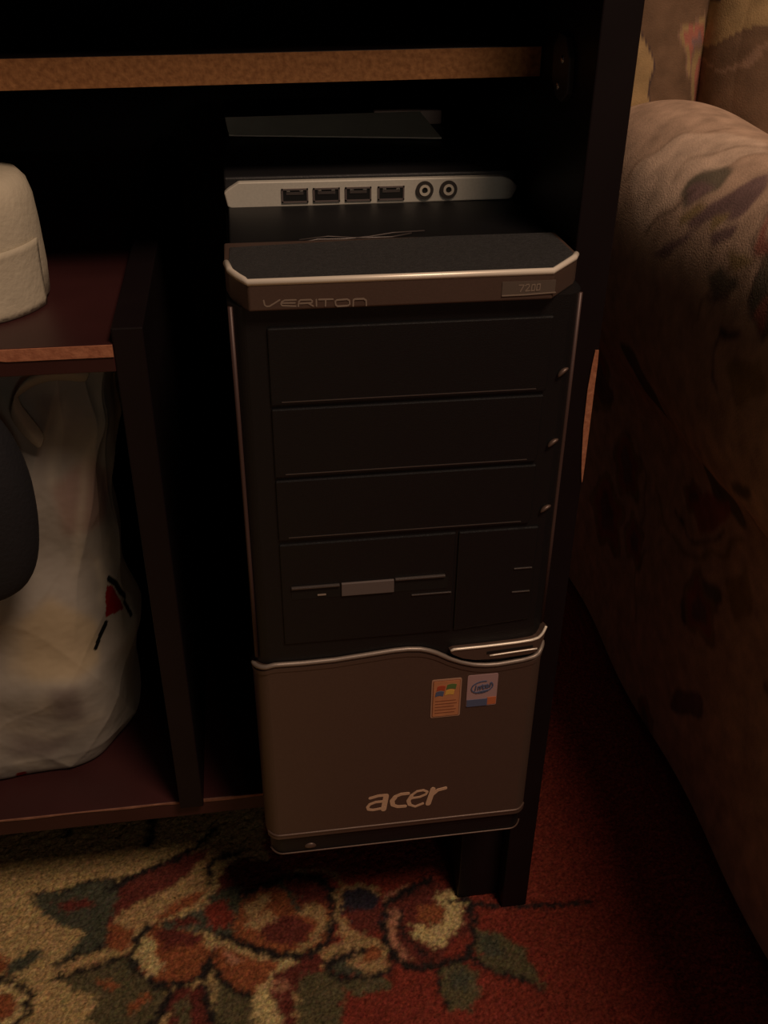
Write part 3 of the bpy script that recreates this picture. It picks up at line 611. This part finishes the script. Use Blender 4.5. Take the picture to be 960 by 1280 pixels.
# lower silver panel
PT = [(-.09, .1680), (-.0860, .1700), (-.0774, .1724), (-.0605, .1720), (-.0411, .1724), (-.0216, .1742), (-.0060, .1757), (.0030, .1758), (.0105, .1749), (.0160, .1730), (.0206, .1706), (.0284, .1655), (.0362, .1616), (.044, .1588), (.0520, .1575), (.0594, .1573), (.0748, .1590), (.0850, .1615), (.09, .1650)]
ptop = lambda x: interp(x, PT)
lp = cplate('lower_panel', -h, h, .0195, lambda x: ptop(x)-.0012, .0016, .004, 'silver', pc, 60)
cplate('upper_edge', -h, h, lambda x: ptop(x)-.0019, ptop, .0020, .005, 'silver', lp, 60)
ftube('upper_trim', -h+.0005, h-.0005, lambda x: ptop(x)-.0006, .0016, .0015, 'silver2', lp, 70)
cplate('panel_lip', -h, h, lambda x: ptop(x)-.0062, lambda x: ptop(x)-.0034, .0021, .003, 'silver', lp, 60)
cplate('lower_edge', -h+.002, h-.002, .0180, .0205, .0022, .004, 'silver', lp, 40)
ftube('lower_trim', -h+.002, h-.002, .0212, .0016, .0010, 'silver', lp)
# power button
BT = [(.0278, .1722), (.0300, .1733), (.0482, .1736), (.0684, .1745), (.0775, .1754), (.0815, .1768), (.0840, .1790), (.0866, .1830)]
BB = [(.0278, .1712), (.0297, .1690), (.036, .1652), (.0437, .1632), (.0591, .1628), (.077, .1642), (.0822, .1668), (.0850, .1740), (.0866, .1812)]
pb = cplate('power_button', .0278, .0866, lambda x: interp(x, BB), lambda x: interp(x, BT), .0034, .006, 'silver', pc, 30)
ftube('button_edge', .0282, .0864, lambda x: interp(x, BT)-.0003, .0032, .0009, 'rim', pb, 30)  # button edge highlight, drawn as a pale tube
cplate('button_groove', .050, .078, lambda x: .1672+(x-.05)*.09, lambda x: .1692+(x-.05)*.07, .0037, .001, 'void', pb, 10)
ftube('button_edge', .052, .081, lambda x: .1656+(x-.05)*.08, .0034, .0006, 'rim', pb, 12)
# base rim
rim = cplate('base_rim', -h+.001, h-.001, .0005, .0176, -.0004, .006, 'black', pc)
ftube('rim_line', -h+.0012, h-.0012, .0009, .0002, .0006, 'silver', rim)
bm = bmesh.new(); bmesh.ops.create_uvsphere(bm, u_segments=14, v_segments=8, radius=1)
for v in bm.verts: v.co = Vector((-.0618+v.co.x*.0042, .0004+v.co.y*.0015, .0052+max(v.co.z, -.2)*.0032))
from_bm('indicator', bm, 'silver', rim, True)
# maker's lettering
bm = bmesh.new()
for wd, P in ACER: stroke_mesh(bm, P, wd*1.18, -.0017, -.0014)
o = from_bm('maker_lettering', bm, 'print_light', lp); o['label'] = 'pale slanted maker lettering'
# two stickers on the lower panel
def rrect(x0, x1, z0, z1, r, sk=0):
    P = []
    for cx, cz, a in ((x1-r, z1-r, 0), (x0+r, z1-r, 90), (x0+r, z0+r, 180), (x1-r, z0+r, 270)):
        for k in range(4):
            t = math.radians(a+30*k); P.append((cx+r*math.cos(t)+sk*(cz-z0), cz+r*math.sin(t)))
    return P
s1 = solid('sticker', rrect(.0185, .0378, .1166, .1484, .0012), 'y', -.0020, -.0014, 'cream', lp); s1['label'] = 'orange sticker with four-colour wavy flag'
solid('sticker_frame', rrect(.0194, .0369, .1176, .1475, .0008), 'y', -.0022, -.0018, 'brown', s1)
solid('sticker_face', rrect(.0198, .0365, .1180, .1471, .0006), 'y', -.0024, -.0018, 'orange', s1)
def flag(x, z, wd, ht, m):
    P = [(x+wd*i/6, z+ht+.0007*math.sin(i/6*3.1)) for i in range(7)]+[(x-.0006+wd*(6-i)/6, z+.0007*math.sin((6-i)/6*3.1)) for i in range(7)]
    solid('flag_pane', P, 'y', -.0026, -.0022, m, s1)
flag(.0222, .1395, .0052, .0036, 'red'); flag(.0285, .1402, .0060, .0038, 'green'); flag(.0214, .1348, .0052, .0038, 'blue'); flag(.0277, .1355, .0056, .0038, 'yellow')
for k, (a, b) in enumerate(((.0212, .0345), (.0212, .0352), (.0212, .0335), (.0212, .0348), (.0212, .0340))):
    box('print_line', a, b, -.0026, -.0022, .1308-k*.0025, .1313-k*.0025, 'brown', s1)
s2 = solid('sticker', rrect(.0415, .0612, .1232, .1494, .0010), 'y', -.0020, -.0014, 'lav', lp); s2['label'] = 'pale sticker with blue oval swirl'
box('blue_band', .0418, .0552, -.0023, -.0018, .1235, .1292, 'blue', s2); box('orange_square', .0552, .0609, -.0023, -.0018, .1242, .1302, 'ora2', s2)
bm = bmesh.new()
el_ = [(.0512+.0070*math.cos(t)*math.cos(.22)-.0046*math.sin(t)*math.sin(.22), .1394+.0070*math.cos(t)*math.sin(.22)+.0046*math.sin(t)*math.cos(.22)) for t in [math.radians(a) for a in range(60, 400, 17)]]
stroke_mesh(bm, el_, .0007, -.0024, -.0019)
for P in ([(.0468, .1372), (.0472, .1408)], [(.0486, .1376), (.0488, .1400), (.0500, .1402), (.0502, .1378)], [(.0514, .1412), (.0518, .1382), (.0528, .1384)], [(.0506, .1404), (.0528, .1408)],
          [(.0538, .1396), (.0552, .1400), (.0548, .1412), (.0536, .1408), (.0536, .1390), (.0552, .1390)], [(.0562, .1394), (.0566, .1424)]):
    stroke_mesh(bm, P, .0007, -.0024, -.0019)
for P in ([(.0476, .1352), (.0500, .1358)], [(.0508, .1358), (.0548, .1366)]): stroke_mesh(bm, P, .0006, -.0024, -.0019)
from_bm('swirl', bm, 'blue', s2)

# =============================================================================
# things on and beside the tower
# =============================================================================
bm = bmesh.new()      # leaflet with a soft sag, its back edge propped on the bar
rows = []
for i in range(13):
    t = i/12; fx, fy = -.084+.145*t, .262-.024*t; bx, by = -.086+.1415*t, .282+.0115*t
    rows.append([[bm.verts.new((fx+(bx-fx)*k/5, fy+(by-fy)*k/5, .4246+dz+.0080*(k/5)**1.1)) for k in range(6)] for dz in (0, .0009)])
for (A, B), (C_, D_) in zip(rows, rows[1:]):
    for k in range(5): bm.faces.new((A[k], A[k+1], C_[k+1], C_[k])); bm.faces.new((B[k], B[k+1], D_[k+1], D_[k]))
    bm.faces.new((A[0], C_[0], D_[0], B[0])); bm.faces.new((A[5], C_[5], D_[5], B[5]))
for A, B in (rows[0], rows[-1]):
    for k in range(5): bm.faces.new((A[k], A[k+1], B[k+1], B[k]))
fo = from_bm('leaflet', bm, 'card')
tag(fo, 'dull grey leaflet lying on top of the computer tower', 'leaflet')
ba = box('plastic_bar', .022, .0725, .2965, .3050, .4238, .4336, 'bar', None, .001)
tag(ba, 'short pale plastic bar behind the grey leaflet on the tower', 'bar')

# toilet paper roll on the low shelf
rc = (-.2490, .1385, .357)
roll = thing('paper_roll', rc, 'white toilet paper roll standing on low shelf at left edge', 'paper roll')
def lathe(name, prof, m, parent, n=64, c=rc, wob=0):
    bm = bmesh.new(); R = []
    for r, z in prof:
        R.append([bm.verts.new((c[0]+(r+wob*math.sin(5*a+z*60))*math.cos(a), c[1]+(r+wob*math.sin(5*a+z*60))*math.sin(a), c[2]+z)) for a in [2*math.pi*k/n for k in range(n)]])
    for A, B in zip(R, R[1:]+R[:1]):
        for k in range(n): bm.faces.new((A[k], A[(k+1) % n], B[(k+1) % n], B[k]))
    return from_bm(name, bm, m, parent, True)
lathe('tissue', [(.0215, .0), (.048, .0), (.0512, .003), (.0520, .02), (.0520, .045), (.0512, .060), (.0490, .068), (.045, .0725), (.038, .0740), (.0215, .0735)], 'paper', roll, wob=.0004)
lathe('core', [(.0200, .0005), (.0213, .0005), (.0213, .0740), (.0200, .0740)], 'core', roll)
bm = bmesh.new(); R = []
for k in range(41):
    a = math.radians(215+k*3.3); t = k/40; zt = .036+.004*t; r = .0526
    row = []
    for i in range(11):
        v = i/10; z = .0005+v*(zt-.0005); rr = r+.0020*v**4*(1-.5*t)+.0012*max(0, .3-t)
        row.append((rc[0]+rr*math.cos(a), rc[1]+rr*math.sin(a), rc[2]+z))
    R.append(row)
V = [[bm.verts.new(q) for q in row] for row in R]
for A, B in zip(V, V[1:]):
    for i in range(10): bm.faces.new((A[i], B[i], B[i+1], A[i+1]))
o = from_bm('loose_sheet', bm, 'paper', roll, True); md = o.modifiers.new('thickness', 'SOLIDIFY'); md.thickness = .0005; md.offset = 1

# plastic carrier bag
nu, nv = 420, 280
U = np.linspace(0, 2*math.pi, nu, endpoint=False); Z = np.linspace(0, .338, nv)
BV = np.array([[bag_point(u, z) for z in Z] for u in U]).reshape(-1, 3)
uv = np.stack(np.meshgrid(U, Z, indexing='ij'), -1).reshape(-1, 2)
su = uv.copy(); su[:, 0] *= .07                       # arc length so that stroke widths are metres
print_shade = [(c, wd*1.7, [(a*.07, b) for a, b in P]) for c, wd, P in BAGPRINT_SHADE]
bc_ = np.tile(np.array(PAL['bagbase']), (len(uv), 1))
soft = ('bagwarm', 'bagrose', 'bagdim', 'bagpale')
bc_ = paint(su, bc_, [q for q in print_shade if q[0] in soft]).reshape(nu, nv, 3)      # contents showing through, with lit creases and the dark handle opening painted in
for _ in range(14):
    bc_ = .5*bc_+.25*(np.roll(bc_, 1, 0)+np.roll(bc_, -1, 0)); e_ = np.concatenate([bc_[:, :1], bc_, bc_[:, -1:]], 1); bc_ = .5*bc_+.25*(e_[:, 2:]+e_[:, :-2])
bc_ = paint(su, bc_.reshape(-1, 3), [q for q in print_shade if q[0] not in soft])
BV[:, 2] += -.006+.0005
bag = thing('carrier_bag', (-.262, .165, -.006), 'crumpled white plastic carrier bag with red triangle print beside desk divider', 'bag')
bme = grid_mesh('bag_body', BV, nu, nv, bc_, True)
bb = link('bag_body', bme, 'bag', bag)
bm = bmesh.new(); bm.from_mesh(bme)
loop0 = [v for v in bm.verts if v.index % nv == 0]; bm.faces.new(sorted(loop0, key=lambda v: v.index)); bm.to_mesh(bme); bm.free()
def ribbon(name, pts, wd, m, parent, side):
    bm = bmesh.new(); prev = None
    for i, p_ in enumerate(pts):
        s = Vector(side)*wd[i]
        cur = [bm.verts.new(Vector(p_)-s), bm.verts.new(Vector(p_)+Vector((0, -.003, .002))), bm.verts.new(Vector(p_)+s)]
        if prev:
            for k in range(2): bm.faces.new((prev[k], cur[k], cur[k+1], prev[k+1]))
        prev = cur
    o = from_bm(name, bm, m, parent, True); flat_colour(o.data, (.46, .41, .32)); md = o.modifiers.new('t', 'SOLIDIFY'); md.thickness = .0006
    ss = o.modifiers.new('s', 'SUBSURF'); ss.levels = ss.render_levels = 2
    return o
ribbon('handle', [(-.176, .104, .318), (-.186, .099, .3235), (-.1985, .096, .3245), (-.210, .095, .321), (-.2195, .094, .3135), (-.2215, .095, .303), (-.216, .098, .290), (-.210, .104, .275)], [.005, .005, .005, .006, .007, .007, .007, .006], 'bag', bag, (.45, 0, .9))

# black pouch hanging from the low shelf in front of the bag
po = thing('black_pouch', (-.262, .078, .20), 'black rounded cloth pouch hanging under low shelf in front of plastic bag', 'pouch')
bm = bmesh.new(); bmesh.ops.create_uvsphere(bm, u_segments=40, v_segments=28, radius=1)
for v in bm.verts:
    x, y, z = v.co; q_ = math.hypot(x, y); k = (q_**.45/q_ if q_ > 1e-6 else 1)*(1-.12*max(0, z)**2)
    wr = 1+.03*math.sin(9*math.atan2(y, x))*max(0, z)
    v.co = Vector((-.2670+.0545*x*k*wr, .066+.026*y*k*wr, .2600+.070*z))
from_bm('pouch_body', bm, 'cloth', po, True)
bm = bmesh.new(); tube(bm, [(-.272, .069, .318), (-.273, .069, .328), (-.274, .069, .3408)], .004, 8, .5); from_bm('strap', bm, 'cloth', po, True)

# =============================================================================
# sofa
# =============================================================================
sofa = thing('armchair', (.62, .2, FLOOR), 'floral upholstered armchair with fat rolled arm beside the desk', 'armchair')
prof = arm_profile(420); ysA = np.concatenate([np.linspace(-.34, -.10, 80, endpoint=False), np.linspace(-.10, .56, 440)])
AV = np.array([[arm_point(x, z, y) for y in ysA] for s, x, z in prof]).reshape(-1, 3)
uvA = np.stack(np.meshgrid([q[0] for q in prof], ysA, indexing='ij'), -1).reshape(-1, 2)
jit = uvA+np.stack([.003*np.sin(uvA[:, 1]*130+uvA[:, 0]*70), .003*np.sin(uvA[:, 0]*150-uvA[:, 1]*50)], 1)
def motifs(n, x0, x1, y0, y1, seed, sc=1):
    r = random.Random(seed); S = []
    for _ in range(n):
        cx, cy = r.uniform(x0, x1), r.uniform(y0, y1); a0 = r.uniform(0, 6.28); R = r.uniform(.018, .045)*sc
        kind = r.choice(['leaf', 'leaf', 'rose', 'stem'])
        if kind == 'leaf':
            c = r.choice(['mauve', 'sage', 'olive_beige', 'brown'])
            P = [(cx+math.cos(a0)*R*math.cos(t)-math.sin(a0)*R*.38*math.sin(t), cy+math.sin(a0)*R*math.cos(t)+math.cos(a0)*R*.38*math.sin(t)) for t in [k*.42 for k in range(15)]]
            S.append((c, 0, P)); S.append(('darkbrown', .002, P[:8]))
        elif kind == 'rose':
            P = lambda q: [(cx+q*R*(1+.15*math.sin(5*t))*math.cos(t), cy+q*R*(1+.15*math.sin(5*t))*math.sin(t)) for t in [k*.26 for k in range(25)]]
            S += [('olive_beige', 0, P(.95)), ('rosepink', 0, P(.75)), ('mauve', 0, P(.45)), ('brown', .002, P(.95))]
        else:
            P = [(cx+R*2.2*t*math.cos(a0+t), cy+R*2.2*t*math.sin(a0+t)) for t in [k*.12 for k in range(9)]]
            S.append(('brown', .0024, P))
    return S
ac = np.tile(np.array(PAL['fbase']), (len(uvA), 1))
ac = paint(jit, ac, motifs(26, .0, .36, -.34, .55, 3)+motifs(6, .42, .75, -.34, .1, 8)+motifs(10, .62, .9, -.34, .55, 5))
ac = paint(jit, ac, SOFAPRINT_SHADE).reshape(len(prof), len(ysA), 3)
for _ in range(3):     # the print bleeds into the weave
    ac[1:-1, 1:-1] = .4*ac[1:-1, 1:-1]+.15*(ac[2:, 1:-1]+ac[:-2, 1:-1]+ac[1:-1, 2:]+ac[1:-1, :-2])
ac = ac.reshape(-1, 3)
arm = link('rolled_arm', grid_mesh('rolled_arm', AV, len(prof), len(ysA), ac), 'fabric', sofa)
# front end of the arm: gathered scroll face
bm = bmesh.new(); front = [bm.verts.new(arm_point(x, z, -.34)) for s, x, z in prof[::4]]
cen = bm.verts.new((.325, -.352, .15))
for a, b in zip(front, front[1:]): bm.faces.new((a, b, cen))
o = from_bm('arm_front', bm, 'fabric', sofa, True); flat_colour(o.data, PAL['fbase'])
def cushion(name, x0, x1, y0, y1, z0, z1, bulge, seed, n=46, round_=.03, cover='fbase'):
    """soft block with printed cover"""
    bm = bmesh.new(); bmesh.ops.create_cube(bm, size=2); bmesh.ops.subdivide_edges(bm, edges=bm.edges, cuts=n, use_grid_fill=True)
    hx, hy, hz = (x1-x0)/2, (y1-y0)/2, (z1-z0)/2
    for v in bm.verts:
        x, y, z = v.co; q = Vector((x*hx, y*hy, z*hz)); r = min(round_, hx*.9, hy*.9, hz*.9)
        inn = Vector((max(-hx+r, min(hx-r, q.x)), max(-hy+r, min(hy-r, q.y)), max(-hz+r, min(hz-r, q.z)))); d = q-inn
        if d.length > 1e-9: q = inn+d.normalized()*r
        q.y += y*bulge*(1-x*x)*(1-z*z)
        q.x += .004*math.sin(q.z*30+seed); q.y += .004*math.sin(q.x*26+q.z*17+seed)
        v.co = q+Vector(((x0+x1)/2, (y0+y1)/2, (z0+z1)/2))
    o = from_bm(name, bm, 'fabric', sofa, True); me = o.data
    co = np.empty(len(me.vertices)*3, np.float32); me.vertices.foreach_get('co', co); co = co.reshape(-1, 3)
    pt = np.stack([co[:, 0]+co[:, 1]*.9, co[:, 2]+co[:, 1]*.5], 1)+.003*np.sin(co[:, [2, 0]]*140)
    c = np.tile(np.array(PAL[cover]), (len(pt), 1))
    A_ = (x1-x0+.3)*(z1-z0+.3)
    c = paint(pt, c, motifs(int(A_*90)+8, pt[:, 0].min(), pt[:, 0].max(), pt[:, 1].min(), pt[:, 1].max(), seed, 1.2))
    a = me.color_attributes.new('Col', 'FLOAT_COLOR', 'POINT'); c4 = np.ones((len(pt), 4), np.float32); c4[:, :3] = c; a.data.foreach_set('color', c4.ravel())
    return o
cushion('back_wing', .262, .385, .52, .74, FLOOR+.02, .74, .012, 11, 150, cover='backshade')  # back darker than the arm: its shade is put into the cover colour
cushion('backrest', .385, .93, .60, .76, FLOOR+.02, .72, .0, 12, 40, cover='backshade')
cushion('back_cushion', .378, .905, .47, .62, .27, .76, .03, 13, 150, .05, 'backshade')
cushion('seat_cushion', .395, .865, -.30, .50, .20, .30, .0, 14, 40)
cushion('seat_base', .39, .87, -.29, .60, FLOOR+.02, .20, .0, 15, 30)
cushion('far_arm', .868, 1.03, -.34, .60, FLOOR+.02, .41, .0, 16, 40, .07)
for x in (.31, .98):
    for y in (-.29, .66):
        bm = bmesh.new(); bmesh.ops.create_cone(bm, cap_ends=True, segments=12, radius1=.014, radius2=.02, depth=.03)
        for v in bm.verts: v.co += Vector((x, y, FLOOR+.017))
        from_bm('leg', bm, 'laminate', sofa)
